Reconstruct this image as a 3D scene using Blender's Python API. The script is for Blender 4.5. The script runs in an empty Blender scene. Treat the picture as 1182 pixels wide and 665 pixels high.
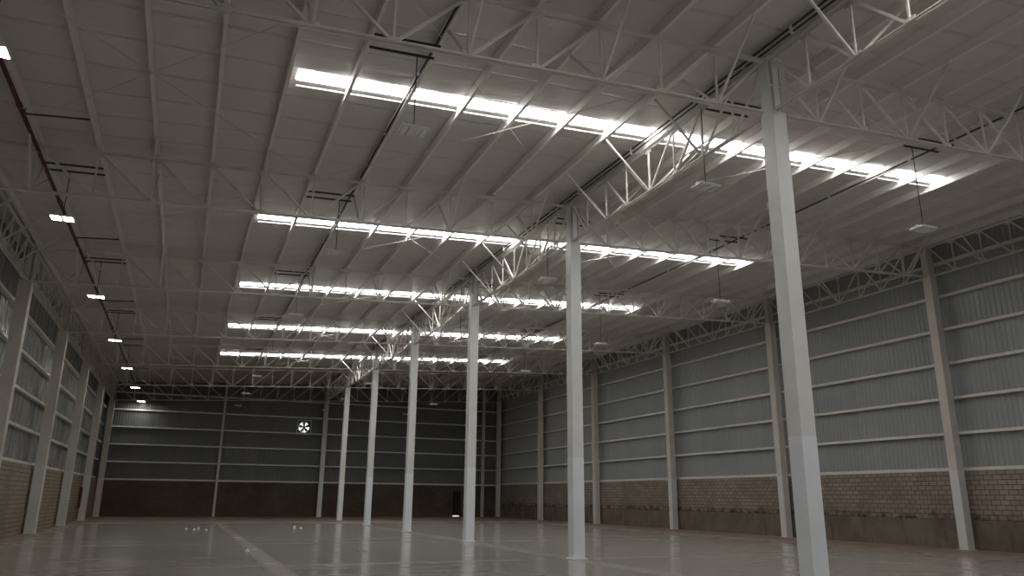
import bpy, math, random
from mathutils import Vector, Matrix
random.seed(7)
SC = bpy.context.scene
COL = SC.collection

# ------------------------------------------------------------------ layout of the place (metres)
CAM_H = 1.6
def LINE(k): return 10.88 + (k - 1) * 8.983          # cross lines of columns, 7 is nearest the fan wall
XL, XC, XR = -5.56, 10.23, 25.76                     # column rows
SLOPE = 0.0495
DEPTH = 1.22
def zlow(x): return 9.21 + SLOPE * (x - XC)          # bottom chord of the roof trusses
def zup(x): return zlow(x) + DEPTH                   # top chord
PUR = 0.23
def zpur(x): return zup(x) + 0.05                    # underside of purlins
def zroof(x): return zpur(x) + PUR + 0.004           # underside of roof sheet
NODES = [-5.43 + 1.305 * i for i in range(12)] + [XC + 1.294 * j for j in range(13)]   # purlin lines, 0..24
YF = 65.45                                           # inner girt face, fan wall
YN = -15.0                                           # wall behind the camera
SILL = 2.78
GP = 1.297

# ------------------------------------------------------------------ mesh helper
class MB:
    def __init__(s): s.v = []; s.f = []
    def add(s, vs, fs):
        n = len(s.v); s.v += [tuple(p) for p in vs]; s.f += [tuple(i + n for i in f) for f in fs]
    def box(s, x0, x1, y0, y1, z0, z1):
        s.add([(x0,y0,z0),(x1,y0,z0),(x1,y1,z0),(x0,y1,z0),(x0,y0,z1),(x1,y0,z1),(x1,y1,z1),(x0,y1,z1)],
              [(0,3,2,1),(4,5,6,7),(0,1,5,4),(1,2,6,5),(2,3,7,6),(3,0,4,7)])
    def prism(s, pts, a, b):
        """closed 2-D profile pts placed by function a / b -> 3-D at both ends"""
        n = len(pts)
        s.add([a(p) for p in pts] + [b(p) for p in pts],
              [tuple(range(n - 1, -1, -1)), tuple(range(n, 2 * n))] + [(i, (i + 1) % n, n + (i + 1) % n, n + i) for i in range(n)])
    def frame(s, p0, p1, up=(0, 0, 1)):
        p0 = Vector(p0); p1 = Vector(p1); d = (p1 - p0).normalized(); u = Vector(up)
        if abs(d.dot(u)) > 0.98: u = Vector((0, 1, 0))
        r = d.cross(u).normalized(); u = r.cross(d).normalized()
        return p0, p1, r, u
    def ext(s, p0, p1, prof, up=(0, 0, 1)):
        p0, p1, r, u = s.frame(p0, p1, up)
        s.prism(prof, lambda q: p0 + r * q[0] + u * q[1], lambda q: p1 + r * q[0] + u * q[1])
    def bar(s, p0, p1, w, h, up=(0, 0, 1)):
        s.ext(p0, p1, [(-w/2,-h/2),(w/2,-h/2),(w/2,h/2),(-w/2,h/2)], up)
    def tube(s, p0, p1, r, n=8):
        s.ext(p0, p1, [(r*math.cos(2*math.pi*i/n), r*math.sin(2*math.pi*i/n)) for i in range(n)])
    def angles(s, p0, p1, leg, gap=0.02, t=0.008, flip=1):
        """twin L angles back to back (a truss chord)"""
        for q in (1, -1):
            g = gap / 2
            pr = [(g,0),(g+leg,0),(g+leg,t),(g+t,t),(g+t,leg),(g,leg)]
            pr = [(x*q, y*flip) for x, y in pr]
            if q * flip < 0: pr = pr[::-1]
            s.ext(p0, p1, pr)
    def build(s, name, mat, parent=None, loc=None, label=None):
        me = bpy.data.meshes.new(name); me.from_pydata(s.v, [], s.f); me.validate(); me.update()
        if mat: me.materials.append(mat)
        o = bpy.data.objects.new(name, me); COL.objects.link(o)
        if parent: o.parent = parent
        if loc is not None: o.location = loc
        if label: o['label'] = label
        return o

def smooth(o):
    for p in o.data.polygons: p.use_smooth = True
    return o
def tag(o, label, cat, group=None, kind=None):
    o['label'] = label; o['category'] = cat
    if group: o['group'] = group
    if kind: o['kind'] = kind
    return o
def empty(name, loc, label, cat, group=None, kind='thing'):
    o = bpy.data.objects.new(name, None); COL.objects.link(o); o.location = loc; o.empty_display_size = 0.2
    return tag(o, label, cat, group, kind)
def copy_tree(o, parent=None):
    c = o.copy(); COL.objects.link(c)
    if parent: c.parent = parent
    for ch in list(o.children): copy_tree(ch, c)
    return c
ORD = ['', 'first', 'second', 'third', 'fourth', 'fifth', 'sixth', 'seventh', 'eighth', 'ninth', 'tenth', 'eleventh', 'twelfth',
       'thirteenth', 'fourteenth', 'fifteenth', 'sixteenth', 'seventeenth', 'eighteenth', 'nineteenth', 'twentieth', 'twenty-first',
       'twenty-second', 'twenty-third', 'twenty-fourth', 'twenty-fifth']

# ------------------------------------------------------------------ materials
def mat(name, col, rough=0.5, metal=0.0, spec=0.5, emit=None, estr=1.0):
    m = bpy.data.materials.new(name); m.use_nodes = True
    b = m.node_tree.nodes['Principled BSDF']
    b.inputs['Base Color'].default_value = (*col, 1); b.inputs['Roughness'].default_value = rough
    b.inputs['Metallic'].default_value = metal; b.inputs['Specular IOR Level'].default_value = spec
    if emit: b.inputs['Emission Color'].default_value = (*emit, 1); b.inputs['Emission Strength'].default_value = estr
    return m
class N:
    def __init__(s, m): s.t = m.node_tree; s.b = s.t.nodes['Principled BSDF']
    def new(s, ty, **k):
        n = s.t.nodes.new(ty)
        for a, v in k.items(): setattr(n, a, v)
        return n
    def put(s, sock, v):
        if hasattr(v, 'is_output'): s.t.links.new(v, sock)
        else: sock.default_value = v
    def coord(s): return s.new('ShaderNodeTexCoord').outputs['Object']
    def sep(s, v):
        n = s.new('ShaderNodeSeparateXYZ'); s.put(n.inputs[0], v); return n.outputs
    def comb(s, x, y, z=0.0):
        n = s.new('ShaderNodeCombineXYZ')
        for i, q in enumerate((x, y, z)): s.put(n.inputs[i], q)
        return n.outputs[0]
    def math(s, op, a, b=0.0, clamp=False):
        n = s.new('ShaderNodeMath', operation=op, use_clamp=clamp); s.put(n.inputs[0], a); s.put(n.inputs[1], b); return n.outputs[0]
    def noise(s, vec, scale, detail=4.0, rough=0.55):
        n = s.new('ShaderNodeTexNoise'); s.put(n.inputs['Vector'], vec); n.inputs['Scale'].default_value = scale
        n.inputs['Detail'].default_value = detail; n.inputs['Roughness'].default_value = rough; return n.outputs['Fac']
    def scale(s, vec, sc):
        n = s.new('ShaderNodeMapping'); s.put(n.inputs['Vector'], vec); n.inputs['Scale'].default_value = sc; return n.outputs[0]
    def ramp(s, f, lo, hi, a=0.0, b=1.0):
        n = s.new('ShaderNodeMapRange', interpolation_type='SMOOTHSTEP'); s.put(n.inputs['Value'], f)
        for k, v in zip(('From Min','From Max','To Min','To Max'), (lo, hi, a, b)): n.inputs[k].default_value = v
        return n.outputs[0]
    def mix(s, f, a, b, mode='MIX'):
        n = s.new('ShaderNodeMix', data_type='RGBA', blend_type=mode); s.put(n.inputs[0], f)
        for i, c in ((6, a), (7, b)): s.put(n.inputs[i], (*c, 1) if isinstance(c, tuple) else c)
        return n.outputs[2]
    def bump(s, h, strength, dist):
        n = s.new('ShaderNodeBump'); s.put(n.inputs['Height'], h); n.inputs['Strength'].default_value = strength
        n.inputs['Distance'].default_value = dist; s.t.links.new(n.outputs[0], s.b.inputs['Normal'])
    def col(s, c): s.put(s.b.inputs['Base Color'], c)
    def rough(s, r): s.put(s.b.inputs['Roughness'], r)

def painted(name, c, var=0.12, rough=0.45):
    m = mat(name, c, rough); n = N(m); co = n.coord()
    f = n.noise(co, 1.3, 5)
    d = tuple(x * (1 - var) for x in c); l = tuple(min(1, x * (1 + var * .5)) for x in c)
    n.col(n.mix(n.ramp(f, .3, .7), d, l)); return m

M = {}
M['truss'] = painted('truss_paint', (.72, .69, .64))
M['purlin'] = painted('purlin_paint', (.80, .775, .74), .06, .42)
M['girt'] = painted('girt_paint', (.80, .76, .69), .06)
M['column'] = painted('column_paint', (.76, .77, .74), .05, .4)
M['column_base'] = painted('column_base_paint', (.82, .87, .90), .04, .4)
M['wallcol'] = painted('wall_column_paint', (.66, .62, .57), .08, .45)
M['wallcol_base'] = painted('wall_column_base_paint', (.72, .72, .71), .06, .45)
M['dark'] = mat('dark_steel', (.035, .03, .028), .6)
M['brown'] = mat('dark_brown_pipe', (.06, .025, .02), .55)
M['red'] = mat('red_pipe_paint', (.10, .017, .013), .45)
M['redbox'] = mat('red_box_paint', (.12, .012, .010), .4)
M['plastic'] = mat('lamp_housing', (.82, .82, .80), .5)
M['led_off'] = mat('led_unlit', (.80, .80, .78), .35)
M['led_on'] = mat('led_lit', (.9, .9, .9), .4, emit=(1.0, .94, .84), estr=62.0)
M['sky'] = mat('skylight_sheet', (.8, .8, .8), .5, emit=(1.0, .99, .975), estr=16.0)
M['curb'] = mat('skylight_curb', (.75, .75, .73), .5)
M['door'] = mat('door_dark', (.012, .011, .011), .6)
M['fan'] = mat('fan_blades', (.10, .06, .05), .5)
M['fanframe'] = mat('fan_frame', (.05, .055, .055), .5)
M['litter'] = mat('litter_white', (.8, .8, .78), .7)
M['tape'] = mat('yellow_tape', (.45, .40, .16), .6)

def m_roof():
    m = mat('roof_liner', (.5, .49, .47), .42, spec=.4); n = N(m); co = n.coord(); x, y, z = n.sep(co)
    v = n.comb(n.math('MULTIPLY', x, .35), n.math('MULTIPLY', y, 1.6))
    wr = n.noise(v, 1.0, 5, .55)
    big = n.noise(co, .22, 3)
    seam = n.math('SINE', n.math('MULTIPLY', n.math('ADD', y, n.math('MULTIPLY', big, .6)), 2 * math.pi / 1.15))
    seam = n.ramp(seam, .965, 1.0)
    c = n.mix(n.ramp(big, .3, .7), (.62, .59, .565), (.68, .65, .63))
    c = n.mix(n.math('MULTIPLY', seam, .28), c, (.5, .47, .45))
    n.col(c); n.rough(n.ramp(wr, .3, .7, .28, .42))
    n.bump(n.math('ADD', wr, n.math('MULTIPLY', seam, -.4)), .9, .06); return m
M['roof'] = m_roof()
def m_clad(name, a, b, rough=.38):
    m = mat(name, a, rough, spec=.5); n = N(m); co = n.coord(); x, y, z = n.sep(co)
    w = n.math('ADD', x, y)                      # runs along whichever way the wall runs
    sheet = n.math('FLOOR', n.math('DIVIDE', w, 1.0))
    wn = n.new('ShaderNodeTexWhiteNoise', noise_dimensions='1D'); n.put(wn.inputs['W'], sheet)
    f = n.noise(n.comb(n.math('MULTIPLY', w, 2.5), n.math('MULTIPLY', z, .5)), 1.0, 4)
    g = n.math('ADD', n.math('MULTIPLY', wn.outputs['Value'], .5), n.math('MULTIPLY', f, .5))
    n.col(n.mix(g, a, b)); n.rough(n.ramp(f, .3, .7, rough - .06, rough + .1)); return m
M['clad'] = m_clad('wall_cladding', (.30, .325, .32), (.36, .385, .375))
M['clad_red'] = m_clad('wall_cladding_pipe_side', (.24, .245, .235), (.32, .325, .31), .28)
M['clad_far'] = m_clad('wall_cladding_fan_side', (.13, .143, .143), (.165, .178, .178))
def m_brick(name, axis, a, b, mortar, erode=False):
    m = mat(name, a, .85, spec=.2); n = N(m); co = n.coord(); x, y, z = n.sep(co)
    v = n.comb(y if axis == 'y' else x, z)
    wob = n.noise(co, 5, 3)
    br = n.new('ShaderNodeTexBrick'); n.put(br.inputs['Vector'], v)
    br.inputs['Color1'].default_value = (*a, 1); br.inputs['Color2'].default_value = (*b, 1); br.inputs['Mortar'].default_value = (*mortar, 1)
    br.inputs['Scale'].default_value = 1; br.inputs['Brick Width'].default_value = .34; br.inputs['Row Height'].default_value = .17
    br.inputs['Mortar Size'].default_value = .014; br.inputs['Mortar Smooth'].default_value = .3; br.inputs['Bias'].default_value = -.1
    big = n.noise(co, .6, 4); c = n.mix(n.ramp(big, .35, .7, 0, .55), br.outputs['Color'], tuple(q * .55 for q in a))
    h = n.math('ADD', n.math('SUBTRACT', 1.0, br.outputs['Fac']), n.math('MULTIPLY', wob, .6))
    if erode:
        e = n.math('ADD', z, n.math('MULTIPLY', n.noise(n.scale(co, (1, 2.2, 2.2)), 1.2, 5), -.75))
        er = n.math('MULTIPLY', n.ramp(e, .62, .98, 1, 0), n.ramp(n.noise(co, 2.5, 3), .35, .6))
        c = n.mix(n.math('MULTIPLY', er, .85), c, (.035, .028, .022)); 
    n.col(c); n.bump(h, .6, .02); return m
M['brick_y'] = m_brick('brick_opposite', 'y', (.30, .25, .205), (.38, .325, .27), (.10, .082, .066), True)
M['brick_l'] = m_brick('brick_pipe_side', 'y', (.32, .27, .205), (.38, .325, .25), (.13, .105, .08))
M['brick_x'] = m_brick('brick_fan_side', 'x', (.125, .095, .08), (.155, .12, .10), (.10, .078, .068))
def m_plinth():
    m = mat('concrete_plinth', (.24, .21, .18), .85, spec=.2); n = N(m); co = n.coord(); x, y, z = n.sep(co)
    a = n.noise(co, 1.1, 5); st = n.noise(n.comb(n.math('MULTIPLY', y, 5), n.math('MULTIPLY', z, .8)), 1, 4)
    c = n.mix(n.ramp(a, .3, .7), (.15, .122, .095), (.21, .178, .142))
    c = n.mix(n.ramp(st, .5, .75, 0, .6), c, (.09, .072, .06)); n.col(c); n.bump(a, .4, .02); return m
M['plinth'] = m_plinth()
def m_floor():
    m = mat('polished_concrete', (.3, .29, .27), .2, spec=.5); n = N(m); co = n.coord(); x, y, z = n.sep(co)
    big = n.noise(n.scale(co, (1, .7, 1)), .12, 5); mid = n.noise(n.scale(co, (.5, 1.4, 1)), .7, 6, .6); fine = n.noise(co, 6, 4)
    c = n.mix(n.ramp(big, .35, .65), (.315, .295, .27), (.385, .36, .33))
    c = n.mix(n.ramp(mid, .35, .8, 0, .4), c, (.245, .225, .205))
    c = n.mix(n.math('MULTIPLY', fine, .15), c, (.5, .46, .40))
    # dusty brown edges of the slab along the walls
    wob = n.math('MULTIPLY', n.math('SUBTRACT', mid, .5), 4.0)
    e = n.ramp(n.math('ADD', y, wob), 47, 55); e2 = n.ramp(n.math('ADD', x, wob), 20.5, 25.0); e3 = n.ramp(n.math('ADD', x, wob), -5.6, -4.6, 1, 0)
    dust = n.math('MAXIMUM', n.math('MAXIMUM', e, e2), e3)
    c = n.mix(n.math('MULTIPLY', dust, .8), c, (.27, .175, .11))
    # pale worn joint strips
    def strip(coordinate, at, w, bend):
        d = n.math('ABSOLUTE', n.math('SUBTRACT', n.math('ADD', coordinate, n.math('MULTIPLY', n.math('SUBTRACT', mid, .5), bend)), at))
        return n.ramp(d, w * .4, w, 1, 0)
    s1 = n.math('MULTIPLY', strip(x, 2.2, .3, .12), .3); s2 = n.math('MULTIPLY', strip(x, 10.15, .45, .2), .22)
    s3 = n.math('MULTIPLY', strip(y, 28.9, .16, .05), .25); s4 = n.math('MULTIPLY', strip(y, 31.2, .2, .2), .3); s5 = n.math('MULTIPLY', strip(y, 19.9, .16, .05), .2)
    s6 = n.math('MULTIPLY', strip(x, 18.1, .4, .2), .15)
    s = s1
    for q in (s2, s3, s4, s5, s6): s = n.math('MAXIMUM', s, q)
    c = n.mix(s, c, (.5, .43, .35)); n.col(c)
    r = n.math('ADD', n.ramp(mid, .2, .8, .15, .23), n.math('MULTIPLY', dust, .35)); n.rough(n.math('ADD', r, n.math('MULTIPLY', s, .2)))
    n.bump(n.math('ADD', mid, n.math('MULTIPLY', fine, .1)), .05, .02); return m
M['floor'] = m_floor()
M['ground'] = mat('outside_ground', (.6, .58, .54), .8)

# ------------------------------------------------------------------ camera
cam = bpy.data.cameras.new('camera'); co = bpy.data.objects.new('camera', cam); COL.objects.link(co)
F, YAW, PITCH, ROLL = 881.2, math.radians(22.526), math.radians(15.39), math.radians(.579)
fw = Vector((math.sin(YAW)*math.cos(PITCH), math.cos(YAW)*math.cos(PITCH), math.sin(PITCH)))
rt = Vector((math.cos(YAW), -math.sin(YAW), 0)); up = rt.cross(fw)
r2 = rt*math.cos(ROLL) + up*math.sin(ROLL); u2 = -rt*math.sin(ROLL) + up*math.cos(ROLL)
co.matrix_world = Matrix(((r2.x,u2.x,-fw.x,0),(r2.y,u2.y,-fw.y,0),(r2.z,u2.z,-fw.z,CAM_H),(0,0,0,1)))
cam.sensor_width = 36; cam.sensor_fit = 'HORIZONTAL'; cam.lens = F / 1182 * 36; cam.clip_end = 300
SC.camera = co

# ------------------------------------------------------------------ setting: floor, walls, roof
def structure(o, label, cat): return tag(o, label, cat, kind='structure')
b = MB(); b.box(-6.4, 26.6, YN - .3, YF + .45, -.3, 0)
structure(b.build('floor', M['floor']), 'polished grey concrete slab floor with pale worn joint strips and dusty edges', 'floor')
b = MB(); b.box(-60, 80, YF + .45, YF + 45, -.35, -.02)
structure(b.build('ground', M['ground']), 'pale ground outside beyond the fan wall, a sliver under the door', 'ground')

SKY_X0, SKY_X1 = NODES[5] + .18, NODES[20] - .05
SKO = {2: .3, 3: .1}
SKYS = [(LINE(k) + 4.06 + SKO.get(k, 0), LINE(k) + 4.50 + SKO.get(k, 0)) for k in range(-1, 6)]
X0, X1 = -6.45, 26.65
b = MB()
def roof_slab(x0, x1, y0, y1):
    n = 6
    for i in range(n):
        a, c = x0 + (x1-x0)*i/n, x0 + (x1-x0)*(i+1)/n
        za, zc = zroof(a), zroof(c)
        b.add([(a,y0,za),(c,y0,zc),(c,y1,zc),(a,y1,za),(a,y0,za+.1),(c,y0,zc+.1),(c,y1,zc+.1),(a,y1,za+.1)],
              [(0,3,2,1),(4,5,6,7),(0,1,5,4),(1,2,6,5),(2,3,7,6),(3,0,4,7)])
yy = YN - .4
for (a, c) in SKYS:
    roof_slab(X0, X1, yy, a); roof_slab(X0, SKY_X0, a, c); roof_slab(SKY_X1, X1, a, c); yy = c
roof_slab(X0, X1, yy, YF + .5)
structure(b.build('ceiling', M['roof']), 'pale grey sloping roof sheets over the purlins, slotted by long skylights', 'ceiling')

def corr(bm, fn, s0, s1, z0, z1f, pitch=.2, dep=.022):
    """ribbed sheet: fn(s, depth, z) -> 3-D; ribs stand towards the room"""
    s = s0; prof = []
    while s < s1 - 1e-6:
        for q, d in ((0, 0), (.5, 0), (.62, dep), (.88, dep)):
            t = s + q * pitch
            if t < s1: prof.append((t, d))
        s += pitch
    prof.append((s1, 0))
    vs = []; fs = []
    for t, d in prof: vs += [fn(t, d, z0), fn(t, d, z1f(t))]
    for i in range(len(prof) - 1): fs.append((2*i, 2*i+2, 2*i+3, 2*i+1))
    bm.add(vs, fs)
    # outer skin so the sheet has a body
    bm.add([fn(s0,-.05,z0), fn(s1,-.05,z0), fn(s1,-.05,z1f(s1)), fn(s0,-.05,z1f(s0))], [(3,2,1,0)])

def wall_root(name, loc, label):
    return structure(empty(name, loc, label, 'wall'), label, 'wall')
# wall opposite the red pipe
wr = wall_root('wall_right', (26.1, 25, 0), 'tall ribbed metal wall above weathered brick and concrete plinth, opposite the red pipe')
def child(bm, name, m, root, label=None):
    o = bm.build(name, m, root, label=label); o.location = -Vector(root.location); return o
b = MB(); b.box(26.02, 26.4, YN, YF + .3, 0, 1.0); child(b, 'concrete_plinth', M['plinth'], wr, 'stained concrete band at the foot of the wall')
b = MB(); b.box(26.05, 26.4, YN, YF + .3, 1.0, SILL - .07); child(b, 'brick_base', M['brick_y'], wr, 'brown block masonry with eroded lower courses')
b = MB(); corr(b, lambda t, d, z: (26.32 - d, t, z), YN, YF + .3, SILL - .1, lambda t: zroof(26.3)); child(b, 'metal_cladding', M['clad'], wr, 'grey vertically ribbed metal sheets')
# wall beside the red pipe
wl = wall_root('wall_left', (-6, 25, 0), 'ribbed metal wall above brick courses beside the red pipe')
b = MB(); b.box(-6.3, -5.86, YN, YF + .3, 0, SILL - .07); child(b, 'brick_base', M['brick_l'], wl, 'tan brick courses below the metal sheets')
b = MB(); corr(b, lambda t, d, z: (-6.2 + d, t, z), YN, YF + .3, SILL - .1, lambda t: zroof(-6.2), .33); child(b, 'metal_cladding', M['clad_red'], wl, 'grey glossy metal sheets')
# fan wall
FX, FZ, FS = 8.72, 7.07, .58            # exhaust fan centre and half size
wf = wall_root('wall_back', (10, 65.6, 0), 'dark far end wall with the exhaust fan and brick base')
DX0, DX1, DH = 21.75, 22.5, 2.15
b = MB()
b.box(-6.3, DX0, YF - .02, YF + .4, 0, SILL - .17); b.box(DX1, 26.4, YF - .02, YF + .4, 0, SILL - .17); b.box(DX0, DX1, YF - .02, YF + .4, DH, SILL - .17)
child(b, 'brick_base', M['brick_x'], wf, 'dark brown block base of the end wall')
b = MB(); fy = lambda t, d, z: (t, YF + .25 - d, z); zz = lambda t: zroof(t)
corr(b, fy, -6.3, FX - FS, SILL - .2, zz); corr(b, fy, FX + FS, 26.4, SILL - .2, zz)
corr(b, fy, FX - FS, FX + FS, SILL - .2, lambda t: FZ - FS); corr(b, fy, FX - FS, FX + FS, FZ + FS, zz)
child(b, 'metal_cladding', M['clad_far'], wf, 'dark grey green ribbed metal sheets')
# wall behind the camera, with an open loading doorway
wn = wall_root('wall_front', (10, YN, 0), 'plain end wall behind the viewer with an open loading doorway')
GX0, GX1, GH = 3.0, 9.0, 5.0
b = MB(); b.box(-6.3, GX0, YN - .3, YN, 0, zroof(-6)); b.box(GX1, 26.4, YN - .3, YN, 0, zroof(10)); b.box(GX0, GX1, YN - .3, YN, GH, zroof(3))
b.box(GX1, 26.4, YN - .3, YN, zroof(9) - .3, zroof(26)); child(b, 'metal_cladding', M['clad_far'], wn)

# dark door leaf standing in the end wall
d = empty('door_1', ((DX0+DX1)/2, YF + .1, 0), 'narrow dark door in the brick of the far end wall, daylight under it', 'door', kind='structure')
b = MB(); b.box(-.375, .375, 0, .05, .11, DH); b.build('door_leaf', M['door'], d)
b = MB(); b.box(-.375, -.33, -.1, 0, .0, DH); b.box(.33, .375, -.1, 0, .0, DH); b.box(-.33, .33, -.1, 0, DH - .05, DH); b.build('door_frame', M['fanframe'], d)

# ------------------------------------------------------------------ columns
def column(name, x, y, h_low, h_top, w, mc, mb, label, group, band=2.73):
    r = empty(name, (x, y, 0), label, 'column', group)
    b = MB(); c = w / 2
    b.box(-c, c, -c, c, band, h_low); b.build('shaft', mc, r)
    b = MB(); b.box(-c-.002, c+.002, -c-.002, c+.002, 0.012, band); b.build('painted_base', mb, r, label='paler repainted lower length')
    b = MB(); q = c * .42
    b.box(-q, q, -c*.9, c*.9, h_low, h_top)                       # web between two channels
    for sx in (-1, 1):
        b.box(sx*c*.98 - .012*(1+sx), sx*c*.98 + .012*(1-sx), -c*.75, c*.75, h_low, h_top)
    for zq in (h_low + .012, (h_low + h_top)/2, h_top - .03): b.box(-c, c, -c*.8, c*.8, zq - .012, zq + .012)
    b.box(-c*1.25, c*1.25, -c*1.25, c*1.25, h_top, h_top + .02)
    b.build('column_head', mc, r, label='narrower head where the trusses meet')
    b = MB(); b.box(-c-.05, c+.05, -c-.05, c+.05, 0, .012); b.build('base_plate', mb, r)
    return r
CW = .34
YC = lambda k: LINE(k) + .12
for k in range(1, 8):
    n = 8 - k
    if k == 7: lab = 'slim pale column of the central row, standing at the far end wall near the fan'
    elif k == 1: lab = 'largest white square column, nearest of the central row, foot cut off by the picture'
    else: lab = f'white square steel column of the central row, {ORD[n]} from the fan wall'
    column('steel_column', XC + .085, YC(k), zlow(XC), zup(XC) - .02, CW, M['column'], M['column_base'], lab, 'central row of columns')
for k in range(2, 8):
    column('steel_column', XR, YC(k), zlow(XR), zup(XR) - .02, CW, M['wallcol'], M['wallcol_base'],
           f'pale steel column along the wall opposite the red pipe, {ORD[8-k]} from the fan wall', 'columns opposite the red pipe')
for k in range(2, 8):
    column('steel_column', XL - .02, YC(k), zlow(XL), zup(XL) - .02, .38, M['wallcol'], M['wallcol_base'],
           f'pale steel column along the wall beside the red pipe, {ORD[8-k]} from the fan wall', 'columns beside the red pipe')
# slim posts of the fan wall
def post(x, w, label):
    r = empty('wall_post', (x, YF - .14, 0), label, 'post', 'posts of the fan wall')
    b = MB(); ht = zroof(x) - .02
    b.box(-w/2, w/2, -.075, -.06, .012, ht); b.box(-w/2, w/2, .06, .075, .012, ht); b.box(-.012, .012, -.06, .06, .012, ht); b.build('shaft', M['wallcol'], r)
    b = MB(); b.box(-w*.9, w*.9, -.12, .1, 0, .012); b.build('base_plate', M['wallcol'], r)
post(2.42, .17, 'thin pale post of the far end wall between red pipe side and fan')
post(17.9, .17, 'thin post of the far end wall midway between central row and brick corner')
post(24.45, .26, 'dim post of the far end wall beside the corner past the dark door')

# ------------------------------------------------------------------ lattice trusses
def lattice(root, P, nodes, mid, depth_dir, brace_sets, mats, leg=.06, web=.05, end_gap=.17):
    """P(s) -> point on the bottom chord in root space; nodes: list of s; verticals at each, diagonals rise outward from mid"""
    D = Vector((0, 0, DEPTH)); s0, s1 = nodes[0], nodes[-1]
    m = M['truss']
    a, c = P(s0), P(s1); dr = (c - a).normalized()
    b = MB(); b.angles(a + dr*end_gap, c - dr*end_gap, leg, .03, .01)
    side = dr.cross(Vector((0,0,1))).normalized()
    for s in nodes[1:-1]:
        p = P(s); b.ext(p - dr*.11 + Vector((0,0,.06)), p + dr*.11 + Vector((0,0,.06)), [(-.008,-.06),(.008,-.06),(.008,.06),(-.008,.06)])
    b.build('bottom_chord', m, root)
    b = MB(); b.angles(a + D + dr*.02, c + D - dr*.02, leg, .03, .01, flip=-1)
    for s in nodes[1:-1]:
        p = P(s) + D; b.ext(p - dr*.13 - Vector((0,0,.07)), p + dr*.13 - Vector((0,0,.07)), [(-.008,-.07),(.008,-.07),(.008,.07),(-.008,.07)])
        b.bar(p + Vector((0,0,.0)), p + Vector((0,0,.045)), .12, .12)
    b.build('top_chord', m, root)
    for i in range(1, len(nodes) - 1):
        p = P(nodes[i]); b = MB(); b.bar(p + Vector((0,0,.03)), p + D - Vector((0,0,.03)), web*.8, web*.8, up=side); b.build('vertical_strut', m, root)
    for i in range(1, len(nodes) - 1):
        for st in (-1, 1):
            if (i < mid and st > 0) or (i > mid and st < 0): continue
            p = P(nodes[i]) + Vector((0,0,.05)) + dr*(.05*st); q = P(nodes[i+st]) + D - Vector((0,0,.07)) - dr*(.06*st)
            if i + st in (0, len(nodes)-1): q = q - dr*(.1*st)
            b = MB(); b.bar(p, q, web, web); b.build('diagonal_strut', m, root)
    for i, vecs in brace_sets:
        for v in vecs:
            p = P(nodes[i]) + Vector((0,0,.02)); q = p + Vector(v); h = Vector((v[0], v[1], 0)).normalized()
            b = MB(); b.bar(p + h*.05 + Vector((0,0,.03)), q, .045, .045); b.build('fly_brace', m, root)

# cross trusses (one span built, then copied down the hall)
def span(xs, label0):
    r = empty('roof_truss', (xs[0], YC(1), zlow(xs[0])), label0, 'truss', 'roof trusses across the hall')
    lattice(r, lambda s: Vector((s - xs[0], 0, zlow(s) - zlow(xs[0]))), xs, 6, None,
            [(i, [(0, 1.22, 1.24), (0, -1.22, 1.24)]) for i in (1, 3, 5, 7, 9, 11)], None)
    return r
left_x = [XL] + NODES[1:12] + [XC]; right_x = NODES[12:24] + [XR]
for xs, side in ((left_x, 'red pipe side'), (right_x, 'concrete plinth side')):
    src = None
    for k in range(1, 8):
        lab = f'pale lattice roof truss on the {side}, {ORD[8-k]} from the fan wall'
        if src is None: src = span(xs, lab); o = src
        else: o = copy_tree(src)
        o['label'] = lab; o.location.y = YC(k)
        if k == 7:                                   # no room for braces towards the fan wall
            for ch in list(o.children):
                if ch.name.startswith('fly_brace') and max(v.co.y for v in ch.data.vertices) > .6: bpy.data.objects.remove(ch)
# lengthwise trusses: central row and both eaves
def lengthwise(x, braces, ks, where, group, mid=4):
    src = None
    dy = 8.983
    for k in ks:
        n1, n0 = 8 - k, 7 - k
        between = (f'between {ORD[n1]} and {ORD[n0]} columns from the fan wall' if k > 0 else 'reaching overhead past the nearest column')
        lab = f'lattice truss {where} {between}'
        if src is None:
            r = empty('eave_truss' if x != XC else 'row_truss', (x, YC(k), zlow(x)), lab, 'truss', group); src = r
            lattice(r, lambda s: Vector((0, s, 0)), [dy*i/8 for i in range(9)], mid, None, braces, None, leg=.055, web=.05)
        else:
            r = copy_tree(src); r.location.y = YC(k); r['label'] = lab
db = 1.22
lengthwise(XC, [(2, [(-1.28,0,db)]), (4, [(-1.28,0,db),(1.27,0,db+.05)]), (6, [(-1.28,0,db),(1.27,0,db+.05)]), (3, [(1.27,0,db+.05)])], range(0, 7), 'of the central row', 'trusses of the central row')
lengthwise(XR, [(i, [(-1.25,0,db-.05)]) for i in (2, 4, 6)], range(1, 7), 'under the plinth-side eaves', 'eaves trusses opposite the red pipe')
lengthwise(XL, [(i, [(1.4,0,db+.05)]) for i in (2, 4, 6)], range(2, 7), 'under the pipe-side eaves', 'eaves trusses beside the red pipe')

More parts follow.
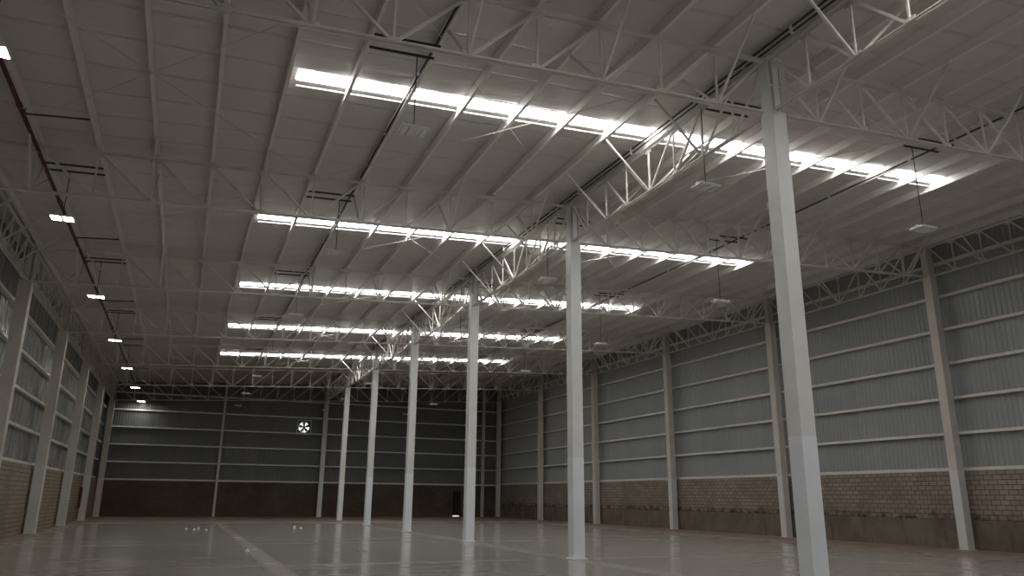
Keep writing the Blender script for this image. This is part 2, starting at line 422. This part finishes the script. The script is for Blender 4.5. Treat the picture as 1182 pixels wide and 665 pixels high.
# ------------------------------------------------------------------ purlins
def purlin_profile():
    w, h, t, l = .075, PUR, .006, .02
    # C section: web on the -x side, flanges to +x, lips
    return [(0,0),(w,0),(w,l),(w-t,l),(w-t,t),(t,t),(t,h-t),(w-t,h-t),(w-t,h-l),(w,h-l),(w,h),(0,h)]
for i, x in enumerate(NODES):
    b = MB(); xx = x - .04
    pr = purlin_profile()
    y0 = 0.5 if i < 24 else 9.0; yl = YF + .05 - y0
    b.prism(pr, lambda q: (q[0], 0, q[1]), lambda q: (q[0], yl, q[1]))
    o = b.build('roof_purlin', M['purlin'], loc=(xx, y0, zpur(x)))
    if i < 12: lab = f'pale channel purlin under the roof, {ORD[i+1]} from the wall beside the red pipe'
    elif i == 12: lab = 'pale channel purlin running directly above the central column row'
    else: lab = f'pale channel purlin under the roof, {ORD[25-i]} from the wall opposite the red pipe'
    tag(o, lab, 'purlin', 'roof purlins', 'thing')

# crossed bracing rods in the roof plane
xq = [NODES[0], NODES[6], NODES[12], NODES[18], NODES[24]]
wherex = ['outer quarter on the pipe side', 'inner quarter on the pipe side', 'inner quarter on the plinth side', 'outer quarter on the plinth side']
for j in range(4):
    src = None
    for k in range(1, 7):
        lab = f'thin crossed rods, {wherex[j]}, {ORD[7-k]} bay from the fan wall'
        if src is None:
            r = empty('cross_bracing', (xq[j], YC(k), zup(xq[j])), lab, 'bracing', 'crossed rods under the roof'); src = r
            a, c = xq[j], xq[j+1]; e = .16
            za, zc = zup(a + e) - zup(a) - .02, zup(c - e) - zup(a) - .02
            b = MB(); b.tube((e, .15, za), (c-a-e, 8.85, zc), .009, 6); b.build('rod', M['truss'], r)
            b = MB(); b.tube((c-a-e, .15, zc - .03), (e, 8.85, za - .03), .009, 6); b.build('rod', M['truss'], r)
        else:
            r = copy_tree(src); r.location.y = YC(k); r['label'] = lab

# ------------------------------------------------------------------ girts on the walls
def girt(mk, loc, label, group):
    return tag(mk.build('wall_girt', M['girt'], loc=loc), label, 'girt', group, 'thing')
def cprof(w, h):  # towards the room = +x ; lies flat, lip up
    t = .008
    return [(0,0),(w,0),(w,.035),(w-t,.035),(w-t,t),(0,t)] if False else [(0,0),(w,0),(w,h),(w-t,h),(w-t,t),(t,t),(t,h-t),(w*.7,h-t),(w*.7,h),(0,h)]
for i in range(7):
    z = SILL + GP*i - .06; hh = .10 if i else .12
    lab = ('pale sill rail capping the brickwork' if i == 0 else f'pale horizontal girt, {ORD[i]} above the sill rail,') 
    L = YF + 20.
    y0 = 14.0
    b = MB(); pr = cprof(.18, hh); b.prism([(-q[0], q[1]) for q in pr][::-1], lambda q: (q[0], 0, q[1]), lambda q: (q[0], YF + .15 - y0, q[1]))
    girt(b, (26.28, y0, z), lab + ' on the wall opposite the red pipe', 'girts opposite the red pipe')
    if i < 6:
        b = MB(); b.prism(pr, lambda q: (q[0], 0, q[1]), lambda q: (q[0], YF + .15 - y0, q[1]))
        girt(b, (-6.165, y0, z), lab + ' on the wall beside the red pipe', 'girts beside the red pipe')
        b = MB(); b.prism([(-q[0], q[1]) for q in pr][::-1], lambda q: (0, q[0], q[1]), lambda q: (31.55, q[0], q[1]))
        girt(b, (-5.66, YF + .21, z - .1), lab + ' on the fan wall', 'girts of the fan wall')

# ------------------------------------------------------------------ skylights
def skylight(y0, y1, label, group='skylight strips'):
    r = empty('skylight', (SKY_X0, y0, zroof(SKY_X0)), label, 'skylight', group)
    for i in range(5, 20):
        a, c = NODES[i] - SKY_X0, NODES[i+1] - SKY_X0
        a = max(a, .01); c = min(c, SKY_X1 - SKY_X0 - .01)
        b = MB(); za, zc = SLOPE*a - .015, SLOPE*c - .015
        w = y1 - y0
        b.add([(a+.005,0.01,za),(c-.005,0.01,zc),(c-.005,w-.01,zc),(a+.005,w-.01,za),(a+.005,0.01,za+.03),(c-.005,0.01,zc+.03),(c-.005,w-.01,zc+.03),(a+.005,w-.01,za+.03)],
              [(0,3,2,1),(4,5,6,7),(0,1,5,4),(1,2,6,5),(2,3,7,6),(3,0,4,7)])
        b.build('pane', M['sky'], r)
    b = MB(); Lx = SKY_X1 - SKY_X0
    def rail(y, z0, h, t):
        for i in range(5, 20):
            a, c = NODES[i] + .05 - SKY_X0, NODES[i+1] - .05 - SKY_X0
            if i == 5: a = .03
            b.add([(a,y,SLOPE*a+z0),(c,y,SLOPE*c+z0),(c,y+t,SLOPE*c+z0),(a,y+t,SLOPE*a+z0),(a,y,SLOPE*a+z0+h),(c,y,SLOPE*c+z0+h),(c,y+t,SLOPE*c+z0+h),(a,y+t,SLOPE*a+z0+h)],
                  [(0,3,2,1),(4,5,6,7),(0,1,5,4),(1,2,6,5),(2,3,7,6),(3,0,4,7)])
    rail(y1 - y0 + .14, -.08, .04, .02)
    b.build('curb_rail', M['curb'], r, label='thin white rail along the far edge')
    return r
names = {0: 'skylight strip overhead before the nearest truss', 1: 'largest glowing skylight strip, just past the nearest truss', 2: 'second glowing skylight strip, beyond the largest one',
         3: 'middle glowing skylight strip of the five', 4: 'fourth glowing skylight strip, second closest to the fan wall', 5: 'smallest glowing skylight strip, closest to the fan wall'}
for k in range(-1, 6):
    a, c = SKYS[k+1]; skylight(a, c, names.get(k, 'skylight strip behind the viewer'))

# ------------------------------------------------------------------ hanging lamps
def make_lamp(x, y, lit, label, group):
    zb = 8.41; r = empty('hanging_lamp', (x, y, zb), label, 'lamp', group)
    top = zpur(x) - zb - .06
    b = MB(); b.box(-.25, .25, -.045, .045, .055, .11); b.box(-.27, .27, -.20, .20, .04, .055)
    b.box(-.27, .27, -.20, -.185, .01, .04); b.box(-.27, .27, .185, .20, .01, .04)
    b.box(-.27, -.255, -.185, .185, .01, .04); b.box(.255, .27, -.185, .185, .01, .04); b.box(-.02, .02, -.185, .185, .01, .04); b.build('housing', M['plastic'], r)
    if lit:
        for sx in (-1, 1):
            b = MB(); b.box(sx*.15-.095, sx*.15+.095, -.18, .18, .015, .036); b.build('led_panel', M['led_on'], r, label='lit panel')
    else:
        for j in range(4):
            xx = -.195 + .13*j; b = MB(); b.box(xx-.045, xx+.045, -.18, .18, .0, .036); b.build('led_panel', M['led_off'], r)
    b = MB(); b.tube((0,0,.11), (0,0,top+.02), .011, 6); b.build('cable', M['dark'], r)
    h0, h1 = min(bars, key=lambda q: abs((q[0]+q[1])/2 - x))
    for yo in (0, -.45):
        b = MB(); b.bar((h0-x,yo,top+(h0-x)*SLOPE), (h1-x,yo,top+(h1-x)*SLOPE), .04, .04); b.build('hanger_bar', M['dark'], r)
    return r
lx = [-3.62, 3.36, 10.18, 16.99]
bars = [(NODES[1], NODES[2]), (NODES[6], NODES[7]), (NODES[12], NODES[13]), (NODES[17], NODES[18])]
lpos = ['beside the red pipe', 'between red pipe and central row', 'close to the central row', 'between central row and plinth wall']
proto = {}
for j, x in enumerate(lx):
    for k in range(7):
        y = 12.82 + 8.71*k + (.33 if k == 0 else 0)
        if k == 6: y = 64.75 if j == 0 else 64.45
        lit = j == 0
        n = 7 - k
        lab = (f'lit twin panel lamp beside the red pipe, {ORD[n]} from the fan wall' if lit else f'unlit hanging panel lamp {lpos[j]}, {ORD[n]} from the fan wall')
        if j not in proto: o = proto[j] = make_lamp(x, y, lit, lab, 'lit lamps' if lit else 'unlit lamps')
        else: o = copy_tree(proto[j]); o.location.y = y; o['label'] = lab

# ------------------------------------------------------------------ pipes and conduits
px = NODES[1] + .02; pz = zpur(px) - .2
r = empty('sprinkler_pipe', (px, 8, pz), 'dark red pipe with side branches running under the roof above the lit lamps', 'pipe')
b = MB(); b.tube((0,0,0), (0,57.0,0), .045, 10); smooth(b.build('main_pipe', M['red'], r))
for k in range(0, 8):
    y = 8.3 + 8.983*(k) - 8 + .7
    if y > 56: continue
    b = MB(); b.tube((0,y,.0), (1.29,y-.1,.075), .022, 8); b.build('branch_pipe', M['brown'], r)
for y in (17.6, 23.6, 30, 36, 42, 48, 54):
    b = MB(); b.tube((0,y-8-.07,0), (0,y-8+.07,0), .062, 10); b.build('coupling', M['red'], r)
    b = MB(); b.tube((0,y-8+.5,.03), (0,y-8+.5,.19), .012, 6); b.build('hanger_rod', M['dark'], r)
for x, lab in ((NODES[7] - .065, 'dark conduit clipped to a purlin above the second lamp row from red pipe'), (NODES[18] - .065, 'dark conduit clipped to a purlin above the lamp row opposite the red pipe')):
    r = empty('conduit', (x, 9, zpur(x) + .06), lab, 'conduit')
    b = MB(); b.tube((0,0,0), (0,55.5,0), .022, 8); b.build('tube', M['dark'], r)
    for y in range(2, 55, 3):
        b = MB(); b.tube((0,y-.05,0), (0,y+.05,0), .03, 8); b.build('coupling', M['plastic'], r)

r = empty('conduit', (XC - .2, 2, zpur(XC) + .1), 'pair of dark conduits running side by side above the central column row', 'conduit')
b = MB(); b.tube((0,0,0), (0,62.0,0), .024, 8); b.build('tube', M['dark'], r)
b = MB(); b.tube((.02,0,-.105), (.02,62.0,-.105), .02, 8); b.build('tube', M['dark'], r)
for y in range(2, 62, 3):
    b = MB(); b.box(-.03, .05, y-.03, y+.03, -.135, .03); b.build('clamp', M['plastic'], r)

# red box on the brick beside a column
r = empty('hose_box', (-5.85, 55.6, .75), 'narrow red box mounted on the brick beside a column of the lamp side', 'box')
b = MB(); b.box(0, .13, -.3, .3, 0, 1.25); b.build('case', M['redbox'], r)
b = MB(); b.box(.13, .145, -.27, .27, .03, 1.22); b.build('door_panel', M['redbox'], r)

# ------------------------------------------------------------------ exhaust fan
r = empty('exhaust_fan', (FX, YF + .12, FZ), 'square exhaust fan high on the far end wall, daylight behind its blades', 'fan')
b = MB(); s, t = FS, .05
for a in (-1, 1):
    b.box(-s, s, -.14, .2, a*(s-t/2)-t/2, a*(s-t/2)+t/2); b.box(a*(s-t/2)-t/2, a*(s-t/2)+t/2, -.14, .2, -s+t, s-t)
b.build('frame', M['girt'], r)
b = MB(); n = 32; R = .43; c = s - .04                                      # plate with round opening
ring = [(R*math.cos(2*math.pi*i/n), R*math.sin(2*math.pi*i/n)) for i in range(n)]
def sq(u, v): k = c / max(abs(u), abs(v)); return (u*k, v*k)
vs = [(u, 0, v) for u, v in ring] + [(sq(u,v)[0], 0, sq(u,v)[1]) for u, v in ring] + [(u, .1, v) for u, v in ring] + [(sq(u,v)[0], .02, sq(u,v)[1]) for u, v in ring]
fs = []
for i in range(n):
    j = (i+1) % n; fs += [(i, j, n+j, n+i), (i, 2*n+i, 2*n+j, j), (2*n+i, 3*n+i, 3*n+j, 2*n+j)]
b.add(vs, fs); b.build('shroud', M['fanframe'], r)
for i in range(5):
    b = MB(); a0 = math.radians(72*i + 22); pts = []
    for rr, w, tw in ((.08, .13, .5), (.25, .2, .35), (.43, .26, .2)):
        for q in (-1, 1):
            a = a0 + q * w / rr * .5 if rr > .1 else a0 + q*.5
            pts.append((rr*math.cos(a), -.02 + q*w*.5*math.sin(tw), rr*math.sin(a)))
    vs = pts + [(x, y+.012, z) for x, y, z in pts]
    b.add(vs, [(0,1,3,2),(2,3,5,4),(6,8,9,7),(8,10,11,9),(0,2,8,6),(2,4,10,8),(1,7,9,3),(3,9,11,5),(4,5,11,10),(0,6,7,1)]); b.build('blade', M['fan'], r)
b = MB(); b.tube((0,-.08,0), (0,.06,0), .10, 16); b.build('hub', M['fan'], r)
b = MB(); b.box(-.025, .025, -.12, -.09, -s, s); b.build('motor_bracket', M['fanframe'], r)

# ------------------------------------------------------------------ litter on the floor
lit = [(.39,41.1,'leftmost of four white scraps in front of the fan wall'), (.73,40.3,'second of four white scraps counting from the red pipe side'), (.94,41.5,'third of four white scraps, set slightly farther back'),
       (1.25,40.0,'last of four white scraps, closest to the pale joint strip'), (5.45,41.5,'upright white scrap on the floor before the central columns'), (5.75,41.4,'small scrap beside the upright white one'),
       (1.97,24.9,'pale crumpled scrap lying on the worn joint strip')]
for i, (x, y, lab) in enumerate(lit):
    b = MB(); s = .06 if i != 4 else .085; n = 7
    vs = []; fs = []
    for q in range(3):
        for j in range(n):
            a = 2*math.pi*j/n; rr = s*(.7+.5*random.random())*(1, .9, .35)[q]
            vs.append((rr*math.cos(a), rr*math.sin(a), (0, .05, .11)[q]*(1.3 if i == 4 else .8)*(1 if q == 0 else .7+.6*random.random())))
    for q in range(2):
        for j in range(n): fs.append((q*n+j, q*n+(j+1)%n, (q+1)*n+(j+1)%n, (q+1)*n+j))
    fs += [tuple(range(2*n, 3*n)), tuple(range(n-1, -1, -1))]
    b.add(vs, fs); tag(b.build('paper_scrap', M['litter'], loc=(x, y, .001)), lab, 'litter', 'scraps on the floor', 'thing')
b = MB(); n = 20
vs = []; fs = []
for q, (rr, z) in enumerate(((.14,0),(.10,0),(.10,.025),(.14,.025))):
    for j in range(n): a = 2*math.pi*j/n; vs.append((rr*math.cos(a), rr*math.sin(a), z))
for q in range(4):
    for j in range(n): fs.append((q*n+j, ((q+1)%4)*n+j, ((q+1)%4)*n+(j+1)%n, q*n+(j+1)%n))
b.add(vs, fs); tag(b.build('tape_ring', M['tape'], loc=(5.28, 24.5, .001)), 'pale yellow ring of tape lying on the grey floor', 'ring', kind='thing')

# ------------------------------------------------------------------ light
w = bpy.data.worlds.new('world'); SC.world = w; w.use_nodes = True
bg = w.node_tree.nodes['Background']; bg.inputs[0].default_value = (.9, .95, 1.0, 1); bg.inputs[1].default_value = 1.6
la = bpy.data.lights.new('doorway_daylight', 'AREA'); la.shape = 'RECTANGLE'; la.size = GX1-GX0-.1; la.size_y = GH-.1; la.energy = 2600; la.color = (.86, .94, 1.0)
lo = bpy.data.objects.new('doorway_daylight', la); COL.objects.link(lo); lo.location = ((GX0+GX1)/2, YN - .15, GH/2); lo.rotation_euler = (math.radians(90), 0, math.radians(0))
lo.rotation_euler = (math.radians(-90), 0, 0) if False else (math.radians(90), 0, math.pi)
# ------------------------------------------------------------------ view
SC.view_settings.view_transform = 'Standard'; SC.view_settings.look = 'None'; SC.view_settings.exposure = 0.0; SC.view_settings.gamma = 1.0
SC.view_settings.use_curve_mapping = False
SC.cycles.use_denoising = True
SC.cycles.max_bounces = 8; SC.cycles.diffuse_bounces = 5; SC.cycles.glossy_bounces = 3
SC.cycles.sample_clamp_indirect = 6.0
